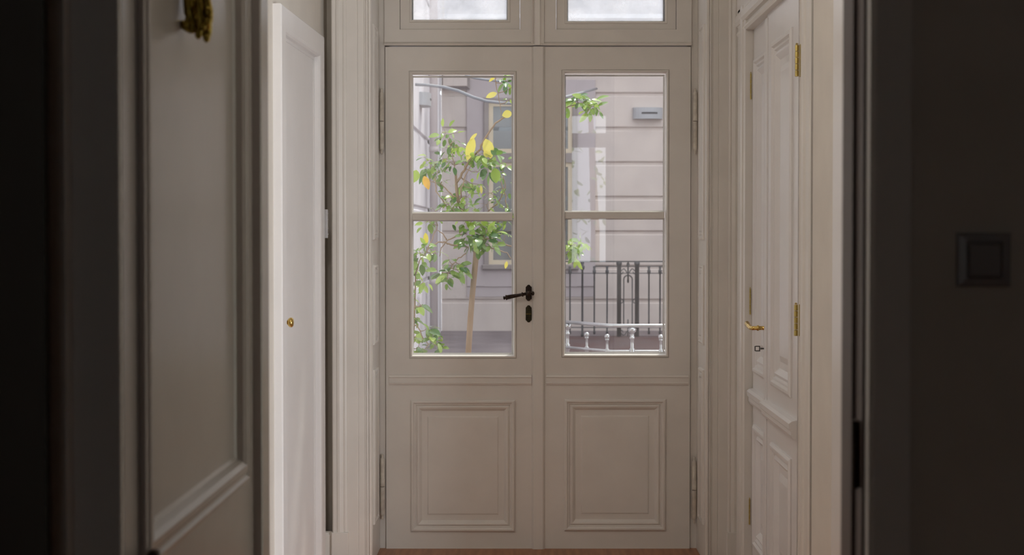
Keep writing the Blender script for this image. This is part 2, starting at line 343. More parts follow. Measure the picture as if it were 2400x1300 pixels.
def glazed_leaf(name, u0, u1, pane, bead, panel, band, label, tilt):
    r = struct(empty(name, ((u0+u1)/2, YD, ZB)), label, 'door')
    pu0, pu1 = wx(pane[0], YD), wx(pane[1], YD); z = [wz(p, YD) for p in pane[2:]]   # top, bar top, bar bottom, bottom
    q0, q1, qt, qb = wx(panel[0], YD), wx(panel[1], YD), wz(panel[2], YD), wz(panel[3], YD)
    bu0, bu1, bt, bb = wx(bead[0], YD), wx(bead[1], YD), wz(bead[2], YD), wz(bead[3], YD)
    T = -.05
    b = B(PD)
    b.box(u0, bu0, ZB, ZT, T, 0); b.box(bu1, u1, ZB, ZT, T, 0); b.box(bu0, bu1, bt, ZT, T, 0)
    b.box(bu0, bu1, qt, bb, T, 0); b.box(bu0, bu1, ZB, qb, T, 0)
    if q0 > bu0: b.box(bu0, q0, qb, qt, T, 0)
    if q1 < bu1: b.box(q1, bu1, qb, qt, T, 0)
    # bead round the glass
    b.frame(bu0, bu1, bb, bt, [(0, 0), (.001, -.004), (.003, -.004), (.004, .003), (.008, .004), (.012, .002), (.0155, -.012), (.0155, T+.01), (0, T+.01)])
    b.build('leaf_frame', 'paint', r)
    # glazing bar
    g = B(PD); g.box(pu0-.001, pu1+.001, z[2], z[1], T+.01, -.012, .003); g.build('glazing_bar', 'paint', r)
    # raised field panel with bolection moulding
    g = B(PD); g.frame(q0, q1, qb, qt, PM); g.box(q0+.056, q1-.056, qb+.056, qt-.056, -.03, -.012)
    g.frame(q0+.056, q1-.056, qb+.056, qt-.056, [(0, -.0104), (.022, -.0100), (.026, -.0065), (.030, -.006), (.054, -.006)])
    g.box(q0+.110, q1-.110, qb+.110, qt-.110, -.01, -.006); g.build('panel', 'paint', r)
    g = B(PD); z1_, z0_ = wz(878, YD), wz(902, YD)
    g.hprof(wx(band[0], YD), wx(band[1], YD), [(z0_, 0), (z0_+.002, .006), (z0_+.010, .009), (z0_+.014, .005), (z0_+.034, .005), (z0_+.038, .009), (z1_-.002, .006), (z1_, 0)])
    g.build('rail_moulding', 'paint', r)
    # panes
    cx = (pu0+pu1)/2; tt = math.tan(tilt)
    for za, zb in ((z[0], z[1]), (z[2], z[3])):
        Pt = lambda u, v, n: Vector((u, YD-n+(u-cx)*tt, v))
        g = B(Pt); g.box(pu0-.006, pu1+.006, zb-.004, za+.004, -.030, -.026); g.build('glass_pane', 'glass', r)
        g = B(PD); g.frame(pu0, pu1, zb, za, [(-.004, -.034), (.0045, -.036), (.0, -.06), (-.004, -.06)]); g.build('putty', 'paint_white', r)
    return r
dl = glazed_leaf('door_1', L0, L1, (966, 1201, 178, 498, 516, 830), (959, 1211, 166, 840), (962, 1207, 937, 1245), (912, 1246),
                 'left glazed leaf of the double door, with the dark bronze handle', 0)
dr = glazed_leaf('door_2', L2, L3, (1324, 1557, 175, 495, 512, 828), (1316, 1568, 163, 838), (1323, 1561, 935, 1243), (1280, 1614),
                 'right glazed leaf of the double door, without a handle', -.018)
for px, r in ((896, dl), (1628, dr)):
    lathe_hinge(r, wx(px, YD), wz(207, YD), wz(362, YD)); lathe_hinge(r, wx(px, YD), wz(1062 if r is dl else 1068, YD), wz(1216 if r is dl else 1226, YD))
b = B(PD); a0, a1 = wx(1249, YD), wx(1275, YD)
b.vprof(ZB, ZT, [(L1-.003, -.05), (L1-.003, -.002), (a0, .010), (a0+.004, .015), (a1-.006, .015), (a1-.001, .011), (L2+.001, .001), (L2+.001, -.05)])
b.build('meeting_strip', 'paint', dl)
# bronze lever and key plate
def plate_outline(cx, cz, w, h):
    pts = []
    for sx, sz in ((1, 1), (-1, 1), (-1, -1), (1, -1)):
        q = [(w, h*.55), (w, h*.72), (w*.80, h*.80), (w*.66, h*.83), (w*.45, h*.95), (w*.15, h)]
        q = q if sx*sz > 0 else q[::-1]
        pts += [(cx+sx*a, cz+sz*c) for a, c in q]
    return pts
hx, hz = wx(1239, YD), wz(686, YD)
hn = B(PD); hn.outline(plate_outline(hx, hz, .0138, .038), 0, .006, .002)
handle = hn.build('door_handle', 'bronze', dl)
pt = lambda px, py, n: (wx(px, YD-n, py), YD-n, wz(py, YD-n))
g = B()
g.lathe((hx, YD-.004, hz), (0, -1, 0), [(0, .014), (.006, .014), (.010, .010), (.045, .009), (.05, .012), (.064, .012), (.066, .009)], 16)
g.lathe((hx-.004, YD-.056, hz), (1, 0, -.02), [(0, .007), (.018, .007), (.020, .010), (.028, .009), (.031, .003)], 12)
p0 = Vector((hx, YD-.056, hz)); p1 = Vector(pt(1180, 698, .056)); ax = (p1-p0).normalized(); Ln = (p1-p0).length
g.lathe(p0, ax, [(0, .008), (Ln*.20, .007), (Ln*.23, .011), (Ln*.27, .011), (Ln*.28, .0075), (Ln*.55, .009), (Ln*.86, .0105), (Ln*.87, .013), (Ln*.91, .013), (Ln*.92, .007), (Ln*.96, .007), (Ln*.97, .010), (Ln*1.0, .008), (Ln*1.02, .001)], 14)
g.build('lever', 'bronze', handle, True)
g = B(PD); kx, kz = wx(1239, YD), wz(735, YD); g.outline(plate_outline(kx, kz, .0138, .040), 0, .005, .002)
kp = g.build('key_plate', 'bronze_green', dl)
g = B(PD); g.outline([(kx+.014*math.cos(t), kz-.002+.019*math.sin(t)) for t in [2*math.pi*k/20 for k in range(20)]], .004, .009, .003); g.build('key_cover', 'bronze_green', kp)
g = B(PD); g.box(kx-.013, kx+.013, kz-.0015, kz+.0008, .007, .0095); g.build('cover_edge', 'old_brass', kp)
for zz, par in ((hz+.031, handle), (hz-.031, handle), (kz+.033, kp), (kz-.033, kp)):
    g = B(); g.sphere((hx, YD-.006, zz), .0032, (1, .5, 1), 10); g.build('screw', 'bronze_green', par, True)

# ------------------------------------------------------------------ plain flush door on the left
r = struct(empty('door_3', P_left(-.47, 0, 0)), 'plain white flush door in the left wall with a brass knob', 'door')
b = B(P_left); b.box(-.822, -.123, .01, 2.232, -.03, .003); b.build('door_slab', 'paint_white', r)
kp_ = P_left(-.785, wz(755, 5.72), .003)
g = B(); g.lathe(kp_, LN, [(0, .017), (.003, .017), (.005, .008), (.016, .007), (.020, .013), (.026, .0185), (.034, .019), (.039, .014), (.041, .004)], 20); g.build('knob', 'brass', r, True)
for zc in (wz(524, 6.5),):
    g = B(P_left); g.box(-.004, .006, zc-.062, zc+.062, .001, .036, .002); g.box(-.002, .010, zc-.062, zc+.062, .028, .045)
    for dz in (-.045, -.02, .02, .045): g.sphere(P_left(.004, zc+dz, .045), .003, seg=8)
    g.build('hinge', 'steel', r)
t = struct(empty('trim_7', P_left(-.47, 0, 0)), 'flat white casing around the plain flush door', 'door casing')
b = B(P_left)
pf = [(-.0, 0), (0, .028), (.005, .033), (.080, .033), (.092, .030), (.0975, .022), (.1, .006), (.112, .006), (.1125, -.03)]
b.frame(-.945, 0, -.2, 2.336, pf)
b.build('casing', 'paint_white', t)
# baseboards
b = B(cE); b.hprof(-.93, wx(777, 6.6)-.006, [(0, 0), (0, .018), (.14, .018), (.152, .012), (.157, 0)]); struct(b.build('baseboard_end', 'paint'), 'low cream baseboard beside the left casing of the glazed door', 'baseboard')
b = B(P_left); b.hprof(-3.2, -.95, [(0, 0), (0, .018), (.14, .018), (.157, 0)]); struct(b.build('baseboard_left', 'paint'), 'cream baseboard along the left hall wall', 'baseboard')

# ------------------------------------------------------------------ panelled double door on the right
PR = P_right(WR)
PM2 = [(0, 0), (.0, .006), (.010, .012), (.020, .012), (.026, .003), (.034, .003), (.040, -.006), (.054, .002), (.062, -.004), (.074, -.014), (.080, -.014)]
def panel_leaf(name, u0, u1, pa, pb, off, label):
    r = struct(empty(name, (WR, (u0+u1)/2, .01)), label, 'door')
    P = lambda u, v, n: Vector((WR-n-off, u, v))
    b = B(P); zs = ((.18, .69), (.905, 2.205))
    b.box(u0, pa, .01, 2.335, -.04, 0); b.box(pb, u1, .01, 2.335, -.04, 0)
    b.box(pa, pb, .01, zs[0][0], -.04, 0); b.box(pa, pb, zs[0][1], zs[1][0], -.04, 0); b.box(pa, pb, zs[1][1], 2.335, -.04, 0)
    b.build('leaf_frame', 'paint_white', r)
    for za, zb in zs:
        g = B(P); g.frame(pa, pb, za, zb, PM2); g.box(pa+.078, pb-.078, za+.078, zb-.078, -.03, -.0142)
        g.frame(pa+.08, pb-.08, za+.08, zb-.08, [(0, -.0141), (.020, -.014), (.045, -.006)]); g.box(pa+.125, pb-.125, za+.125, zb-.125, -.03, -.006)
        g.build('panel', 'paint_white', r)
    g = B(P); g.hprof(u0+.004, u1-.012, [(.768, 0), (.772, .014), (.785, .020), (.80, .020), (.806, .026), (.826, .028), (.834, .018), (.838, 0)]); g.build('rail_moulding', 'paint_white', r)
    return r, P
d4, P4 = panel_leaf('door_4', 5.14, 5.815, 5.24, 5.665, .0, 'nearer leaf of the white panelled double door on the right, with two brass hinges')
d5, P5 = panel_leaf('door_5', 5.82, 6.24, 5.875, 6.19, -.012, 'farther leaf of the white panelled double door on the right, with a brass handle')
g = B(P4); g.vprof(.01, 2.315, [(5.785, 0), (5.785, .004), (5.792, .007), (5.828, .007), (5.836, .003), (5.836, -.016), (5.817, -.016), (5.817, 0)]); g.build('meeting_strip', 'paint_white', d4)
def brass_hinge(r, P, u, zc, h, m='hinge_brass', rr=.0065):
    g = B(P); o = P(u, zc-h/2, .012); n = 5
    if rr > .005: g.box(u-.012, u+.016, zc-h/2, zc+h/2, -.003, .003)
    for k in range(n): g.lathe(o+Vector((0, 0, k*h/n)), (0, 0, 1), [(0, rr*.8), (.001, rr), (h/n-.002, rr), (h/n-.001, rr*.8)], 12)
    g.lathe(o+Vector((0, 0, h)), (0, 0, 1), [(0, rr*.6), (.003, rr*.8), (.006, .001)], 10)
    g.build('hinge', m, r)
for py0, py1 in ((105, 178), (715, 785)): zc = (wz(py0, 5.1)+wz(py1, 5.1))/2; brass_hinge(d4, P4, 5.105, zc, .108)
brass_hinge(d4, P4, 5.105, .3, .108)
for py0, py1 in ((172, 232), (680, 733), (1170, 1228)): zc = (wz(py0, 6.24)+wz(py1, 6.24))/2; brass_hinge(d5, P5, 6.243, zc, .108, 'hinge_brass', .003)
# brass lever, lock plate and key
hz2 = wz(768, 5.87)
g = B(P5); g.box(5.846, 5.872, hz2-.16, hz2+.06, 0, .003, .001); lp = g.build('lock_plate', 'old_brass', d5)
q = P5(5.86, hz2, .003)
g = B(); g.lathe(q, (-1, 0, 0), [(0, .016), (.006, .015), (.009, .008), (.030, .008), (.032, .011), (.038, .011), (.040, .008), (.050, .008)], 14)
g.tube([P5(5.86, hz2, .048), P5(5.87, hz2-.001, .056), P5(5.90, hz2-.002, .06), P5(5.935, hz2+.002, .062), P5(5.965, hz2+.012, .066)], [.008, .0085, .0085, .0095, .0105], 12)
g.build('lever', 'brass', d5, True)
ky = wz(816, 5.87); kq = P5(5.86, ky, .003)
key = empty('key', kq); tag(key, 'small dark key in the lock under the brass handle of the right-hand door', 'key')
g = B(); g.lathe(kq, (-1, 0, 0), [(0, .003), (.020, .003), (.022, .0045), (.025, .003)], 8); g.build('shank', 'key_steel', key)
g = B(P5)
for a, c, d, e in ((.026, .030, -.011, .011), (.030, .044, -.011, -.007), (.030, .044, .007, .011), (.044, .048, -.010, .010)): g.box(5.858, 5.862, ky+d, ky+e, .003+a, .003+c)
g.build('bow', 'key_steel', key)
# casing of that door
t = struct(empty('trim_8', (WR, 5.8, 0)), 'moulded cream casing around the panelled double door', 'door casing')
b = B(PR)
cp_ = [(0, 0), (0, .020), (.02, .024), (.09, .024), (.10, .030), (.13, .032), (.145, .028), (.150, .014), (.162, .012), (.165, .022), (.176, .027), (.188, .022), (.190, -.05), (0, -.05)]
b.vprof(0, 2.44, [(4.80+a*.84, n) for a, n in cp_]); b.vprof(0, 2.44, [(6.49-a*1.29, n) for a, n in cp_])
b.hprof(4.80, 6.49, [(2.52-a, n) for a, n in cp_]); b.build('casing', 'paint', t)
g = B(PR); g.box(4.722, 4.797, 0, 2.52, -.002, .012); g.build('joint', 'gap', t)
b = B(PR); b.hprof(2.36, 3.2, [(0, 0), (0, .018), (.14, .018), (.157, 0)]); struct(b.build('baseboard_right', 'paint'), 'cream baseboard along the right hall wall', 'baseboard')
b = B(PR); b.box(4.1, 4.38, 0, 2.5, .03, .036, .003); b.box(3.2, 4.38, 2.4, 2.5, .03, .036, .003)
struct(b.build('trim_9', 'paint_white'), 'flat greyish white casing board at the right edge of the doorway', 'door casing')

# ------------------------------------------------------------------ foreground doorway and its open leaf
b = B(P_end(FY))
xa, xb = wx(107, 2.17), wx(283, 2.195)
b.vprof(0, 2.85, [(xa, 0), (xa, .026), (xa+.008, .034), (xa+.030, .034), (xa+.034, .012), (xb-.002, .010), (xb, .008), (xb, 0)])
b.box(-.70, -.652, 0, 2.75, -.16, .0)
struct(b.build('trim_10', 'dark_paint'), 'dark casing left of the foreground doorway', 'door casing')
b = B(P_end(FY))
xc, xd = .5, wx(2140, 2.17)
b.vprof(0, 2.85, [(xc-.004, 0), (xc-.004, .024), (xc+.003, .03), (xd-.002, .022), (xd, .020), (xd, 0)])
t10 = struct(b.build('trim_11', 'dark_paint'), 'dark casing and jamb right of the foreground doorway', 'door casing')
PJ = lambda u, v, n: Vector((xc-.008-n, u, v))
b = B(P_end(FY)); b.box(xc-.008, xc+.05, 0, 2.75, -.1475, -.001); b.box(xc-.013, xc-.006, 0, 2.75, -.09, -.05); b.build('jamb', 'jamb_shade', t10)
g = B(PJ); zc = wz(1060, 2.24); g.box(2.225, 2.262, zc-.05, zc+.05, 0, .003); g.lathe(PJ(2.222, zc-.05, .005), (0, 0, 1), [(0, .005), (.1, .005)], 10); g.build('hinge', 'bronze', t10)

XF = -.60
PF = lambda u, v, n: Vector((XF+n, u, v))
r = struct(empty('door_6', (XF, 2.75, .01)), 'large open panelled door in the left foreground, with a brass ornament', 'door')
pz = 1.035; p0_, p1_ = 2.285, 3.145
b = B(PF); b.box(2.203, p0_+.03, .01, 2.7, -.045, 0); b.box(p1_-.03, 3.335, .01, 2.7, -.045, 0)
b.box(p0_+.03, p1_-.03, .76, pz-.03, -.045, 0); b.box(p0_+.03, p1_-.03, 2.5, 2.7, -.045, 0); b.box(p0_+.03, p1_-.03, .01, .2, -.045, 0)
b.build('leaf_frame', 'leaf_paint_shaded', r)
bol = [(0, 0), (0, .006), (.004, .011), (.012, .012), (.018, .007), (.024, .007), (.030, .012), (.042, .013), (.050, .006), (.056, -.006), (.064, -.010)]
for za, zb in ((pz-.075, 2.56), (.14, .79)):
    g = B(PF); g.frame(p0_, p1_, za, zb, bol); g.box(p0_+.06, p1_-.06, za+.06, zb-.06, -.03, -.0102); g.build('panel', 'leaf_paint_shaded', r)
g = B(PF); g.vprof(.01, 2.7, [(3.24, 0), (3.24, .017), (3.244, .02), (3.325, .02), (3.335, .014), (3.335, 0)]); g.build('meeting_strip', 'leaf_paint_shaded', r)
# brass ornament
oc = at(468, 38, 2.62); ox = XF
orn = B(PF)
g = B(); OY = 2.64; k_ = F/OY
A = lambda px, py, dy=0: at(px, py, OY+dy)
g.lathe((XF, OY, wz(-30, OY)), (1, 0, 0), [(0, .014), (.004, .014), (.008, .010), (.024, .009)], 16)
def rope(pts, rads):
    g.tube([A(*p) for p in pts], [r_/k_ for r_ in rads], 12)
rope([(452, -60), (456, -30), (464, 0), (472, 30), (477, 55), (484, 80), (487, 96)], [20, 26, 27, 25, 21, 13, 4])
rope([(448, -40, -.01), (442, 0, -.012), (444, 30, -.012), (452, 55, -.01), (462, 78, -.008)], [10, 13, 13, 12, 4])
rope([(478, -30, -.012), (484, 0, -.014), (489, 25, -.014), (490, 48, -.012), (486, 70, -.01)], [8, 10, 11, 9, 3])
rope([(466, -20, -.018), (468, 20, -.02), (470, 50, -.018), (466, 76, -.016), (464, 88, -.014)], [7, 9, 9, 8, 3])
rope([(458, 62, 0), (446, 64, -.01), (436, 60, -.014), (427, 56, -.012), (421, 54, -.01)], [14, 15, 13, 10, 4])
for px, py, r_ in ((488, 28, 11), (486, 50, 9), (452, 66, 10), (465, 82, 8), (484, 90, 8), (450, 10, 10), (470, -10, 10), (440, 46, 7), (476, 62, 8), (460, 40, 8)):
    g.sphere(A(px, py, -.018), r_/k_, (1, .8, 1.25), 12)
g.build('knob', 'ornament_brass', r, True)
q = Vector((XF, 2.30, wz(1310, 2.28)))
g = B(); g.lathe(q, (1, 0, 0), [(0, .012), (.003, .012), (.005, .006), (.012, .006), (.016, .011), (.022, .013), (.028, .010), (.030, .002)], 14); g.build('lever', M['bronze'] , r, True)

# black wardrobe at the left edge
cab = empty('wardrobe', (-.9, 1.75, 0)); tag(cab, 'tall black wardrobe side at the left edge of the photo', 'wardrobe')
xw = wx(107, 1.98)
b = B(); b.box(-1.45, xw, 1.5, 1.98, .06, 2.55, .002); b.build('body', 'black', cab)
b = B(); b.box(-1.43, xw-.01, 1.52, 1.97, 0, .06); b.build('base', 'black', cab)
for k in range(2):
    b = B(P_end(1.499)); x0 = -1.45+.003+k*(xw+1.45)/2; b.box(x0, x0+(xw+1.45)/2-.006, .08, 2.53, 0, .018, .002); dd = b.build('door', 'black', cab)
    b = B(P_end(1.48)); hx_ = x0+(.35 if k == 0 else .03); b.box(hx_, hx_+.012, 1.1, 1.25, 0, .02, .003); b.build('handle', 'bronze', dd)

# fill lamp added above the frame, unseen: a glowing globe on a brass rose
cl_ = empty('fill_lamp', (-.62, 3.25, HC)); tag(cl_, 'unseen globe lamp added above the frame to light the hall', 'ceiling lamp')
b = B(); b.lathe((-.62, 3.25, HC), (0, 0, -1), [(0, .07), (.012, .07), (.02, .05), (.03, .03), (.05, .008), (.27, .008), (.28, .04), (.29, .045)], 20); b.build('rose', 'brass', cl_, True)
b = B(); b.lathe((-.62, 3.25, HC-.29), (0, 0, -1), [(0, .04)]+[(.11-.11*math.cos(t)+.01, .11*math.sin(t)) for t in [.5+k*(math.pi-.5)/14 for k in range(15)]], 24)
gm = bpy.data.materials.new('lit_frosted_glass'); gm.use_nodes = True; gb = gm.node_tree.nodes['Principled BSDF']
gb.inputs['Base Color'].default_value = (.9, .85, .75, 1); gb.inputs['Emission Color'].default_value = (1, .94, .88, 1); gb.inputs['Emission Strength'].default_value = LAMP
b.build('globe', gm, cl_, True)
# light switch
PW = P_end(FY)
s0, s1, t0, t1 = wx(2245, 2.19), wx(2372, 2.19), wz(672, 2.19), wz(545, 2.19)
sw = empty('light_switch', ((s0+s1)/2, FY, t0)); tag(sw, 'square light switch on the dark wall at the right', 'light switch')
b = B(PW); b.frame(s0, s1, t0, t1, [(0, 0), (0, .004), (.002, .007), (.013, .0095), (.015, .006), (.015, .002)]); b.box(s0+.002, s1-.002, t0+.002, t1-.002, 0, .003); b.build('frame', 'switch', sw)
b = B(PW); b.box(s0+.016, s1-.016, t0+.016, t1-.016, .002, .012, .002); b.build('rocker', 'switch', sw)

# ------------------------------------------------------------------ courtyard
YF = 20.0; GZ = .17
struct(B().box(-9, 9, 7.12, YF+.2, GZ-.25, GZ-.04).build('ground', 'pave'), 'grey-violet courtyard paving outside the glazed door', 'paving')
struct(B().box(-5, .2, 10.5, YF, GZ-.04, GZ).build('ground_grey', 'pave'), 'grey-violet raised paving at the foot of the facing facade', 'paving')
struct(B().box(.2, 9, 10.5, YF-1.0, GZ-.04, GZ).build('ground_red', 'redtile'), 'red clay paving behind the steel balustrade', 'paving')
struct(B().box(.2, 9, YF-1.0, YF, GZ-.04, GZ+.002).build('ground_strip', 'pave'), 'grey paving strip behind the iron railing', 'paving')
fac = empty('building', (0, YF, GZ)); tag(fac, 'beige grooved plaster facade across the courtyard', 'building')
PFc = P_end(YF)
# courses with grooves between them
ys = [221, 302, 383, 464, 545, 626, 705]; zg = sorted([wz(y, YF) for y in ys])
zg = [GZ-.04]+zg+[zg[-1]+.463, 4.2]
b = B(PFc); b.box(-1.1742, 9, GZ-.04, 9, -.2, -.03)
for za, zb in zip(zg, zg[1:]):
    e = .022; b.box(-1.1742, 9, za+(e if za > GZ else 0), zb-e, -.05, 0, .012)
b.box(-1.1742, 9, 5.2, 9, -.05, 0)
b.build('wall', 'facade', fac)
b = B(PFc); b.hprof(-1.1742, 9, [(3.98, 0), (4.02, .08), (4.12, .12), (4.16, .30), (4.30, .34), (4.36, .30), (5.3, .28), (5.3, 0)]); b.build('cornice', 'stucco', fac)
b = B(PFc)
X0, X1, W0, W1 = wx(1094, YF), wx(1395, YF), wx(1134, YF), wx(1353, YF)
Zp0, Zp1, Zw0, Zw1 = wz(671, YF), wz(187, YF), wz(631, YF), wz(230, YF)
b.box(X0, W0+.02, Zp0, Zp1, 0, .03, .006); b.box(W1-.02, X1, Zp0, Zp1, 0, .03, .006); b.box(W0, W1, Zw1, Zp1, 0, .029); b.box(W0, W1, Zp0, Zw0, 0, .029)
b.box(X0, X1, wz(702, YF)+.04, Zp0-.003, 0, .012)
b.build('window_panel', 'facade_lilac', fac)
win = B(PFc)
fr = .068
win.box(W0, W0+fr, Zw0, Zw1, .0, .07, .01); win.box(W1-fr, W1, Zw0, Zw1, 0, .07, .01); win.box(W0, W1, Zw1-fr*.8, Zw1, 0, .072, .01); win.box(W0-.02, W1+.02, Zw0, Zw0+fr, 0, .09, .01)
zm0, zm1 = wz(381, YF), wz(359, YF); win.box(W0+fr, W1-fr, zm0, zm1, 0, .06)
wo = win.build('window', 'surround', fac)
def sash(z0, z1, nm):
    g = B(PFc); k = .058; m_ = (W0+W1)/2
    g.box(W0+fr, W0+fr+k, z0, z1, .0, .035); g.box(W1-fr-k, W1-fr, z0, z1, 0, .035); g.box(W0+fr, W1-fr, z1-k, z1, 0, .034); g.box(W0+fr, W1-fr, z0, z0+k, 0, .034); g.box(m_-k, m_+k, z0, z1, 0, .033)
    g.build('sash', 'cream_frame', wo)
    g = B(PFc); g.box(W0+fr, W1-fr, z0, z1, .012, .016); g.build('pane', 'far_glass', wo)
sash(zm1, Zw1-fr*.8, 'upper'); sash(Zw0+fr, zm0, 'lower')
def drape(u0, u1, z0, z1, slant=0):
    g = B(PFc); n = 40; top = []; bot = []
    for k in range(n+1):
        a = k/n; dn = .004+.006*math.sin(a*70)
        top.append(g.v(u0+(u1-u0)*a, z1, -.012+dn)); bot.append(g.v(u0+(u1-u0)*a-slant*(1-a), z0, -.012+dn))
    for k in range(n): g.f([top[k], top[k+1], bot[k+1], bot[k]])
    g.build('curtain', 'curtain', wo)
g = B(PFc); g.box(W0+.03, W1-.03, Zw0+.03, Zw1-.02, -.04, -.0265); g.build('room_dark', 'slot', wo)
drape(wx(1176, YF), wx(1205, YF), zm1, Zw1-.25, .12); drape(wx(1250, YF), W1-fr, Zw0+fr, zm0); drape(wx(1165, YF), wx(1238, YF), Zw0+.6, zm0)
# cream blind box above left
b = B(PFc); b.box(wx(1037, YF), wx(1102, YF), wz(210, YF), 3.95, .0, .10, .03); b.build('shutter_box', 'surround', fac)
b = B(PFc); b.box(wx(1039, YF), wx(1096, YF), wz(204, YF), 3.93, .10, .12, .008); b.build('shutter_panel', 'facade', fac)

# wing on the left (perpendicular)
XW = -1.1745
Pw = lambda u, v, n: Vector((XW+n, u, v))
wing = empty('building', (XW, 17, GZ)); tag(wing, 'pale lilac side wing at the left of the courtyard', 'building')
b = B(Pw); b.box(8.2, YF, GZ-.04, 9, -.3, -.02)
wzg = [GZ-.04, .95, 1.75, 2.55, 3.35, 4.15, 5.0, 6, 9]
for za, zb in zip(wzg, wzg[1:]): b.box(8.2, YF, za+.02, zb-.02, -.03, 0, .01)
b.build('wall', 'wing', wing)
b = B(Pw); b.box(17.6, 18.1, GZ, 8, 0, .05, .01); b.box(19.2, 19.6, GZ, 8, 0, .012, .004); b.build('pilaster', 'wing', wing)
b = B(); b.tube([(XW+.09, 17.0, GZ), (XW+.09, 17.0, 8)], .045, 10)
for zz in (.9, 2.4, 3.6): b.lathe((XW+.09, 17.0, zz), (0, 0, 1), [(0, .053), (.06, .053)], 12)
b.build('downpipe', 'facade_lilac', wing, True)
b = B(); b.lathe((XW, 15.8, wz(690, 15.8)), (1, 0, 0), [(0, .14), (.02, .14), (.03, .12), (.032, .02)], 20); b.build('vent_cover', 'wing', wing)
# right boundary of the court, unseen but shading it
bl = empty('building', (6, 14, GZ)); tag(bl, 'plastered wing closing the courtyard on the right, outside the panes', 'building')
B().box(9.05, 9.3, 7.2, YF, GZ-.04, 7).build('wall', 'facade', bl)

# wall lamps
def wall_lamp(P, u, v, wd, ht, name='wall_lamp'):
    r = empty('wall_lamp', P(u, v, 0)); g = B(P); n = 14; pts = [(u+wd/2*math.sin(-math.pi/2+math.pi*k/n)*1.0, .03+.085*math.cos(-math.pi/2+math.pi*k/n)**.8 if 0 < k < n else .03) for k in range(n+1)]
    g.vprof(v-ht/2, v+ht/2, [(u-wd/2, 0)]+pts+[(u+wd/2, 0)]); g.build('shade', 'lampgrey', r)
    g = B(P); g.vprof(v-.012, v+.012, [(p[0], p[1]+.002) for p in pts[5:11]]+[(u+wd*.2, .05), (u-wd*.2, .05)]); g.build('slot', 'slot', r)
    return r
l1 = wall_lamp(PFc, (wx(1482, YF)+wx(1552, YF))/2, wz(266, YF), wx(1552, YF)-wx(1482, YF), .15)
tag(l1, 'curved grey wall lamp on the facing facade, seen through the right leaf', 'wall lamp')
l2 = wall_lamp(Pw, 16.2, wz(234, 16.2), .40, .14)
tag(l2, 'grey wall lamp on the side wing, seen through the left leaf', 'wall lamp')

# iron railing
YR = 18.9; s_ = F/YR
ir = empty('iron_railing', (.9, YR, GZ)); tag(ir, 'dark wrought-iron railing in front of the facing facade', 'railing')
Z = lambda py: wz(py, YR)
X = lambda px: wx(px, YR)
x_end = 3.0
b = B(); b.box(X(1300), x_end, YR-.02, YR+.02, Z(614), Z(611)); b.build('top_rail', 'iron', ir)
b = B(); b.box(X(1392), x_end, YR-.012, YR+.012, Z(625), Z(623)); b.build('inner_rail', 'iron', ir)
b = B(); b.box(X(1300), x_end, YR-.012, YR+.012, Z(641), Z(639)); b.build('upper_rail', 'iron', ir)
b = B(); b.box(X(1300), x_end, YR-.012, YR+.012, Z(768), Z(766)); b.build('lower_rail', 'iron', ir)
def bar(px, tall=True, rad=.011):
    g = B(); z0 = GZ if tall else Z(783); z1 = Z(614) if tall else Z(624)
    g.lathe((X(px), YR, z0), (0, 0, 1), [(0, rad), (.02, rad*1.6), (.04, rad), (z1-z0-.10, rad), (z1-z0-.09, rad*2), (z1-z0-.05, rad*2.2), (z1-z0-.04, rad*1.2), (z1-z0, rad*1.8)], 8)
    g.build('baluster', 'iron', ir, True)
for px, tl_ in ((1309, 0), (1336, 0), (1365, 1), (1393, 0), (1423, 0), (1521, 0), (1547, 0), (1573, 0), (1600, 1), (1628, 0), (1656, 0)): bar(px, bool(tl_), .013 if tl_ else .010)
for px in (1451, 1493):
    g = B(); g.lathe((X(px), YR, GZ), (0, 0, 1), [(0, .028), (Z(614)-GZ-.04, .028), (Z(614)-GZ-.03, .036), (Z(614)-GZ, .036)], 10); g.build('post', 'iron', ir, True)
g = B(); cx_ = X(1472); zt_, zb_ = Z(655), Z(756); rr = X(1482)-cx_
pts = [(cx_+rr*math.cos(t), YR, zt_+rr*math.sin(t)) for t in [math.pi*k/12 for k in range(13)]]+[(cx_-rr*math.cos(t), YR, zb_-rr*math.sin(t)) for t in [math.pi*k/12 for k in range(13)]]
pts.append(pts[0]); g.tube(pts, .008, 6)
g.tube([(cx_, YR, Z(660)), (cx_, YR, Z(612))], .010, 6); g.tube([(cx_, YR, Z(748)), (cx_, YR, Z(795))], .008, 6)
g.sphere((cx_, YR, Z(620)), .02, (1, .5, 1.4), 8); g.sphere((cx_, YR, Z(658)), .016, (.8, .5, 1.8), 8)
for s in (-1, 1):
    for zc_, dirz in ((Z(640), 1), (Z(775), -1)):
        pts = [(cx_+s*(.012+.085*(k/16)), YR, zc_+dirz*(.0+.055*math.sin(k/16*math.pi))) for k in range(13)]
        ex = pts[-1]
        pts += [(ex[0]-s*.0+s*(.022*math.sin(t)*(1-t/9)), YR, ex[2]-dirz*.028+dirz*.028*math.cos(t)*(1-t/9)) for t in [.4*k for k in range(1, 15)]]
        g.tube(pts, .006, 6)
    c_ = Vector((cx_+s*(rr+.035), YR, Z(705))); g.tube([c_+Vector((.027*math.cos(t), 0, .027*math.sin(t))) for t in [2*math.pi*k/14 for k in range(15)]], .006, 6)
g.build('scroll_ornament', 'iron', ir, True)

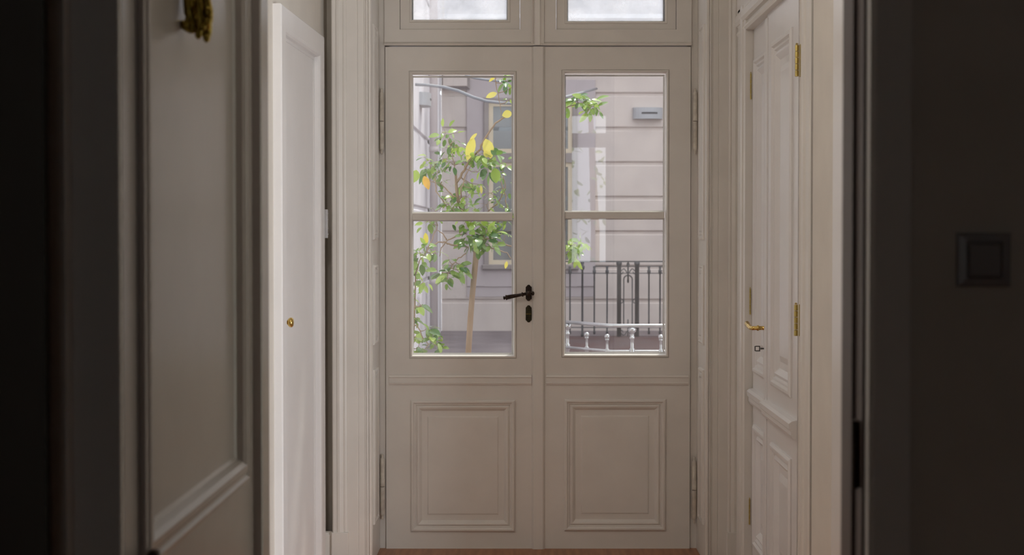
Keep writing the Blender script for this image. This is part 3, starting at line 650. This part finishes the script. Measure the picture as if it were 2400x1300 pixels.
# stainless balustrade
sb = empty('steel_balustrade', (.5, 9, 0)); tag(sb, 'polished steel balustrade with ball finials outside the right leaf', 'balustrade')
zt = wz(762, 9.0)
def srl(py_l, py_m, rad):
    z_ = wz(py_m, 9.0); yl = F*(H-z_)/(py_l-VY)
    return [(wx(1322, yl, py_l), yl, z_), (wx(1434, 9.0), 9.0, z_), (1.7, 9.0, z_)]
g = B(); g.tube(srl(754, 763, 0), .0115, 12); g.build('top_rail', 'steel', sb, True)
g = B(); g.tube(srl(813, 823, 0), .0085, 12); g.build('lower_rail', 'steel', sb, True)
rl = srl(754, 763, 0); zl = srl(813, 823, 0)[0][2]
def ypos(x):
    (xa_, ya_, _), (xb_, yb_, _) = rl[0], rl[1]
    return 9.0 if x >= xb_ else yb_+(ya_-yb_)*(xb_-x)/(xb_-xa_)
for px in (1377, 1422, 1546, 1600):
    x_ = wx(px, 9.1); y_ = ypos(x_)
    zz = wz(788, 9.05); g = B(); g.lathe((x_, y_, GZ-.04), (0, 0, 1), [(0, .008), (zl-GZ-.0+.02, .008), (zl-GZ+.025, .014), (zl-GZ+.05, .014), (zl-GZ+.055, .008), (zz-GZ+.015, .008), (zz-GZ+.018, .013), (zz-GZ+.026, .013), (zz-GZ+.028, .008)], 12)
    bp = g.build('baluster', 'steel', sb, True)
    g = B(); g.sphere((x_, y_, zz), .0165, seg=16); g.build('ball_finial', 'steel', bp, True)
for px in (1332, 1482, 1640):
    x_ = wx(px, 9.2 if px < 1400 else 9.0); y_ = ypos(x_); h_ = zt-GZ+.04
    g = B(); g.lathe((x_, y_, GZ-.04), (0, 0, 1), [(0, .012), (zl-GZ+.02, .012), (zl-GZ+.025, .017), (zl-GZ+.055, .017), (zl-GZ+.06, .011), (h_-.085, .011), (h_-.08, .016), (h_-.07, .016), (h_-.068, .011), (h_-.045, .011), (h_-.04, .022), (h_-.022, .026), (h_-.012, .012)], 14)
    g.build('post', 'steel', sb, True)
# cables
g = B(); pp = [(973, 198), (1000, 199), (1040, 204), (1075, 213), (1110, 228), (1140, 237), (1175, 241), (1215, 243), (1260, 240), (1290, 236)]
g.tube([at(a, c, 13) for a, c in pp]+[Vector((.9, 19.9, 3.4))], .013, 8)
o = g.build('cable', 'cable', None, True); tag(o, 'grey cable sagging across the courtyard at the top of the left pane', 'cable')
g = B(); g.tube([at(a, c, 13) for a, c in ((1090, 176), (1112, 183), (1140, 187), (1170, 190), (1215, 190), (1262, 186))]+[Vector((.9, 19.9, 3.9))], .010, 8)
o = g.build('cable', 'cable', None, True); tag(o, 'thinner grey cable higher up at the top edge of the left pane', 'cable')

# ------------------------------------------------------------------ plants
class Foliage:
    def __init__(s): s.b = B(); s.tone = []
    def leaf(s, p, d, nrm, L, W, tone, fold=.25, curl=.25):
        d = d.normalized(); n = (nrm-d*nrm.dot(d)); n = n.normalized() if n.length > 1e-3 else d.orthogonal().normalized()
        sd = d.cross(n); st = [0, .12, .3, .5, .7, .87, 1]; wd = [.02, .55, .92, 1, .82, .45, .01]
        rows = []
        for t, w_ in zip(st, wd):
            c = p+d*(L*t)-n*(curl*L*t*t); e = W*.5*w_
            rows.append([s.b.bm.verts.new(c-sd*e+n*(fold*e)), s.b.bm.verts.new(c), s.b.bm.verts.new(c+sd*e+n*(fold*e))])
        for A, D in zip(rows, rows[1:]):
            for k in (0, 1): s.b.f([A[k], A[k+1], D[k+1], D[k]])
        s.tone += [tone]*(3*len(st))
    def build(s, name, m, parent):
        o = s.b.build(name, m, parent, True, keep=True)
        a = o.data.attributes.new('tone', 'FLOAT', 'POINT')
        a.data.foreach_set('value', s.tone[:len(o.data.vertices)]); return o
rn = random.Random(11)
def rvec(): return Vector((rn.gauss(0, 1), rn.gauss(0, 1), rn.gauss(0, 1))).normalized()
def pot(parent, x, y, r_, h_):
    g = B(); g.lathe((x, y, GZ-.04), (0, 0, 1), [(0, r_*.7), (h_*.85, r_*.97), (h_*.86, r_*1.06), (h_, r_*1.08), (h_, r_*.95), (h_*.9, r_*.93)], 28); g.build('pot', 'terracotta', parent, True)
    g = B(); g.lathe((x, y, GZ-.04+h_*.86), (0, 0, 1), [(0, r_*.9), (h_*.04, r_*.9)], 24); g.build('soil', 'soil', parent)
def plant(root, Y, trunk, branches, clusters, singles, name_seed):
    """all positions measured at depth Y, with real spread in depth"""
    segs = []
    tr = [at(a, c, Y+dy) for a, c, dy, rr in trunk]
    g = B(); g.tube(tr, [q[3] for q in trunk], 10)
    for A_, D_ in zip(tr, tr[1:]): segs += [A_.lerp(D_, k/6) for k in range(6)]
    segs.append(tr[-1])
    if name_seed == 1: g.build('trunk', 'bark', root, True); g = B()
    for br in branches:
        pts = [at(a, c, Y+dy) for a, c, dy in br[1:]]
        dense = []
        for A, D in zip(pts, pts[1:]):
            for k in range(4): dense.append(A.lerp(D, k/4)+Vector((rn.gauss(0, .002), rn.gauss(0, .003), rn.gauss(0, .002))))
        dense.append(pts[-1]); n = len(dense)
        g.tube(dense, [br[0]*(1-.6*k/n) for k in range(n)], 7); segs += dense
    fo = Foliage()
    for cx, cy, dy, rad, n, L, light in clusters:
        c = at(cx, cy, Y+dy); nb = min(segs, key=lambda q: (q-c).length)
        mid = nb.lerp(c, .5)+Vector((0, 0, -.02*(nb-c).length/.2))
        if (nb-c).length > .0005: g.tube([nb, mid, c], [.0028, .0022, .0016], 5)
        R_ = rad/(F/Y)
        n = int(n*1.5)
        for k in range(n):
            p = c+Vector((rn.gauss(0, R_*.5), rn.gauss(0, R_*.6), rn.gauss(0, R_*.42)))
            d = (p-c)*1.2/max(R_, .001)+Vector((0, -.15, -.35))+rvec()*.6
            nn = Vector((0, 0, 1))*1.0+Vector((0, -.45, 0))+rvec()*.7
            Lf = L*rn.uniform(.55, 1.2)/(F/Y)
            fo.leaf(p, d, nn, Lf, Lf*rn.uniform(.44, .58), min(1, max(0, rn.gauss(light, .28))), rn.uniform(.1, .35), rn.uniform(.05, .4))
            if k % 3 == 0: g.tube([c, c.lerp(p, .6)+Vector((0, 0, .004)), p], [.0014, .0012, .001], 4)
    g.build('branches' if name_seed == 1 else 'stems', 'bark', root, True)
    fo.build('foliage', 'leaf', root)
    for px, py, dy, dx_, dz_, L, Wf, kind in singles:
        f1 = Foliage(); p = at(px, py, Y+dy); k = F/Y
        f1.leaf(p, Vector((dx_, -.1, dz_)), Vector((.2*rn.random(), -1, .35)), L/k, Wf/k, rn.random(), .12, .15)
        o = f1.build({'y': 'yellow_leaf', 'o': 'orange_leaf', 'g': 'large_leaf'}[kind], {'y': 'leaf_yellow', 'o': 'leaf_orange', 'g': 'leaf'}[kind], root)
        tag(o, {'y': 'yellowed hanging leaf', 'o': 'orange withered leaf', 'g': 'single large green leaf'}[kind])
YT = 8.5
tree = empty('citrus_tree', (wx(1095, YT), YT, GZ-.04)); tag(tree, 'young citrus tree with yellowing leaves outside the left pane', 'tree')
pot(tree, wx(1095, YT), YT, .2, .36)
zp = 1.486
trunk = [(1090, 1080, 0, .018), (1094, 900, 0, .0175), (1098, 820, 0, .017), (1103, 740, .0, .0165), (1108, 680, 0, .016), (1113, 630, 0, .0165), (1116, 595, 0, .017), (1113, 560, .0, .014), (1102, 525, .01, .012), (1084, 495, .02, .011), (1073, 468, .02, .010), (1070, 440, .02, .009), (1068, 402, .02, .006)]
branches = [
 (.007, (1070, 430, .02), (1088, 398, .0), (1098, 380, -.02), (1124, 350, -.04), (1140, 318, -.05), (1160, 290, -.05), (1180, 276, -.05), (1203, 270, -.05), (1260, 262, -.06), (1310, 256, -.07), (1350, 245, -.08), (1372, 240, -.08)),
 (.006, (1100, 580, .0), (1085, 576, -.02), (1060, 575, -.03), (1045, 568, -.05), (1030, 566, -.07), (1015, 573, -.08), (1003, 584, -.1), (988, 600, -.1), (975, 640, -.1)),
 (.005, (1092, 546, .02), (1072, 552, .03), (1050, 562, .04), (1034, 580, .04), (1030, 600, .04)),
 (.004, (1096, 590, -.02), (1075, 605, -.04), (1060, 622, -.06), (1050, 640, -.07)),
 (.004, (1048, 562, -.05), (1035, 545, -.06), (1024, 540, -.06)), (.004, (1003, 584, -.1), (1016, 550, -.1), (1026, 528, -.1)),
 (.005, (1060, 500, .04), (1043, 478, .03), (1022, 448, .02), (1020, 420, .02), (1015, 400, .02)),
 (.005, (1072, 470, 0), (1050, 448, .03), (1035, 430, .04), (1008, 425, .05)),
 (.005, (1075, 480, .0), (1082, 440, -.06), (1092, 410, -.08), (1105, 385, -.1)),
 (.005, (1110, 555, -.02), (1140, 578, -.05), (1165, 585, -.05), (1188, 592, -.04), (1198, 606, -.04)),
 (.006, (1112, 560, .0), (1150, 560, .05), (1190, 575, .08), (1250, 592, .08), (1310, 600, .06), (1345, 590, .04)),
 (.005, (1100, 520, .02), (1140, 500, .1), (1170, 470, .12), (1185, 440, .12), (1180, 410, .12)),
 (.004, (1190, 500, .1), (1185, 460, .1), (1172, 420, .08), (1165, 400, .05)),
 (.003, (1160, 180, -.05), (1165, 210, -.05), (1172, 245, -.05), (1175, 278, -.05)),
 (.003, (1068, 402, .02), (1062, 370, .02), (1055, 340, .02), (1048, 318, .02)),
]
clusters = [  # px, py, depth, radius px, count, leaf px, lightness
 (1046, 318, .02, 22, 12, 22, .35), (1062, 332, 0, 14, 6, 20, .5), (1058, 350, .03, 18, 7, 20, .4), (1078, 345, -.02, 10, 3, 26, .8),
 (1005, 375, .05, 16, 6, 20, .5), (1020, 385, 0, 18, 9, 20, .5), (1002, 398, .1, 18, 8, 26, .2), (1030, 400, -.04, 16, 6, 20, .4),
 (1045, 372, .06, 16, 7, 22, .3), (1060, 385, .02, 14, 6, 20, .4), (1080, 378, .05, 16, 5, 20, .45), (1105, 372, -.05, 18, 8, 22, .5),
 (1125, 362, -.1, 20, 9, 24, .35), (1140, 380, -.05, 22, 10, 24, .25), (1158, 362, 0, 16, 7, 26, .3), (1150, 395, .04, 14, 5, 26, .3),
 (1175, 382, .1, 16, 6, 24, .3), (1120, 403, .05, 14, 4, 18, .4), (1035, 425, .05, 16, 5, 18, .5), (1018, 418, .08, 10, 4, 18, .4),
 (1095, 428, .02, 16, 5, 20, .6), (1108, 440, -.03, 16, 6, 20, .6), (1122, 432, .05, 12, 4, 22, .8), (1078, 438, .04, 12, 4, 18, .4),
 (1070, 462, .04, 18, 7, 22, .5), (1050, 478, 0, 18, 9, 24, .4), (1062, 492, -.05, 18, 9, 24, .4), (1090, 482, .02, 16, 7, 20, .5),
 (1112, 490, .02, 16, 6, 20, .5), (1095, 462, -.04, 14, 4, 22, .7), (1140, 480, .06, 18, 7, 16, .5), (1165, 475, .1, 20, 9, 15, .45),
 (1182, 440, .12, 18, 7, 16, .4), (1172, 415, .12, 16, 5, 16, .35), (1188, 490, .1, 16, 8, 16, .4), (1150, 452, .08, 16, 5, 15, .5),
 (1020, 495, .05, 14, 5, 20, .3), (1092, 520, .03, 20, 8, 22, .6), (1118, 522, -.04, 22, 12, 24, .5), (1142, 535, -.05, 22, 12, 24, .35),
 (1105, 548, -.06, 22, 11, 26, .35), (1128, 560, -.08, 22, 14, 26, .3), (1150, 555, -.02, 18, 9, 24, .35), (1112, 572, -.06, 18, 9, 26, .4),
 (1088, 562, -.04, 14, 5, 26, .35), (1140, 575, -.08, 14, 6, 24, .4), (1162, 570, 0, 12, 4, 22, .5), (1165, 522, .08, 18, 9, 16, .5),
 (1185, 515, .1, 14, 7, 16, .5), (1185, 545, .1, 14, 5, 15, .5), (1005, 518, -.08, 16, 6, 24, .5), (1020, 512, -.08, 12, 4, 22, .5),
 (1055, 515, .06, 14, 4, 18, .5), (1052, 610, -.06, 10, 3, 24, .6), (1035, 638, -.07, 16, 6, 30, .5), (1052, 640, -.08, 12, 6, 26, .4), (1072, 632, -.06, 14, 6, 26, .35),
 (1084, 650, -.06, 12, 3, 34, .25), (1048, 655, -.05, 10, 4, 22, .3), (1078, 618, -.05, 10, 4, 22, .4),
 (1185, 192, -.05, 14, 8, 28, .2), (1197, 205, -.05, 10, 4, 26, .6), (1195, 232, -.05, 8, 2, 14, .8),
 (1352, 236, -.08, 14, 8, 26, .25), (1378, 240, -.08, 18, 14, 26, .5), (1395, 250, -.08, 12, 7, 24, .4), (1332, 250, -.08, 12, 6, 22, .35), (1378, 258, -.08, 8, 4, 24, .7),
 (1340, 575, .04, 16, 10, 26, .7), (1360, 568, .04, 14, 8, 26, .7), (1350, 595, .04, 14, 8, 26, .5), (1332, 585, .04, 12, 6, 22, .7), (1350, 606, .03, 8, 3, 24, .9)]
singles = [(1110, 322, -.06, -.28, -1, 56, 22, 'y'), (1138, 325, -.08, .30, -1, 48, 26, 'y'), (1165, 218, -.06, -1, -.35, 28, 14, 'y'), (1200, 265, -.06, -1, -.2, 24, 20, 'y'),
 (1160, 180, -.06, -.8, -.6, 18, 7, 'y'), (1118, 312, -.06, -.7, -.7, 26, 8, 'y'), (1136, 352, -.09, .35, -1, 18, 12, 'y'),
 (1127, 434, -.04, .1, -1, 20, 7, 'y'), (1188, 612, -.03, -.2, -1, 18, 8, 'y'), (994, 412, .0, .35, -1, 34, 17, 'o'),
 (1160, 393, -.08, .1, -1, 36, 24, 'g'), (1150, 352, -.08, 1, -.35, 22, 20, 'g'), (976, 398, .0, -.2, -1, 30, 22, 'g'), (1120, 590, -.1, .1, -1, 18, 12, 'g')]
plant(tree, YT, trunk, branches, clusters, singles, 1)
YS = 8.0
shr = empty('potted_shrub', (wx(968, YS), YS, GZ-.04)); tag(shr, 'leafy green shrub at the lower left edge of the left pane', 'shrub')
pot(shr, wx(955, YS), YS, .14, .26)
plant(shr, YS, [(955, 1130, 0, .010), (962, 900, 0, .008), (968, 800, 0, .006), (972, 720, .02, .005), (974, 640, .02, .004), (976, 600, .02, .003)],
 [(.004, (970, 760, .01), (978, 762, -.03), (990, 790, -.05), (1005, 805, -.05), (1030, 812, -.05)), (.003, (974, 640, .02), (985, 610, -.02), (1000, 590, -.02)), (.003, (972, 720, .02), (985, 715, 0), (992, 725, 0))],
 [(985, 592, 0, 18, 8, 26, .5), (975, 598, .03, 12, 6, 28, .3), (1000, 580, .0, 14, 6, 24, .5), (1022, 592, .0, 12, 6, 24, .5), (982, 615, .0, 10, 4, 34, .5), (976, 640, 0, 10, 4, 30, .6),
  (992, 662, 0, 12, 4, 30, .7), (978, 660, .02, 8, 3, 26, .4), (974, 690, 0, 8, 4, 14, .4), (985, 718, 0, 10, 4, 32, .7), (975, 745, 0, 8, 4, 24, .5),
  (998, 772, -.04, 10, 4, 40, .35), (1005, 790, -.04, 12, 5, 30, .6), (1020, 802, -.05, 12, 6, 24, .5), (1028, 812, -.05, 8, 3, 22, .4), (974, 790, .0, 10, 5, 40, .5), (980, 815, 0, 12, 6, 36, .5), (995, 818, -.03, 10, 4, 26, .4)],
 [(997, 545, .0, .1, -1, 30, 12, 'y')], 2)
# tree behind the viewer's window (only its reflection is seen)
bt = empty('garden_tree', (.4, -6, 0)); tag(bt, 'tree behind the viewer, seen only as a pale reflection in the right leaf', 'tree')
g = B(); g.tube([(.4, -6, 0), (.42, -6, 1.5), (.35, -6, 3.2)], [.07, .06, .03], 10); g.build('trunk', 'bark', bt, True)
fo = Foliage()
for k in range(230):
    p = Vector((.35+rn.gauss(0, .5), -6+rn.gauss(0, .4), 2.0+rn.gauss(0, .7)))
    fo.leaf(p, rvec(), rvec(), .11, .05, rn.random())
fo.build('foliage', 'leaf', bt)
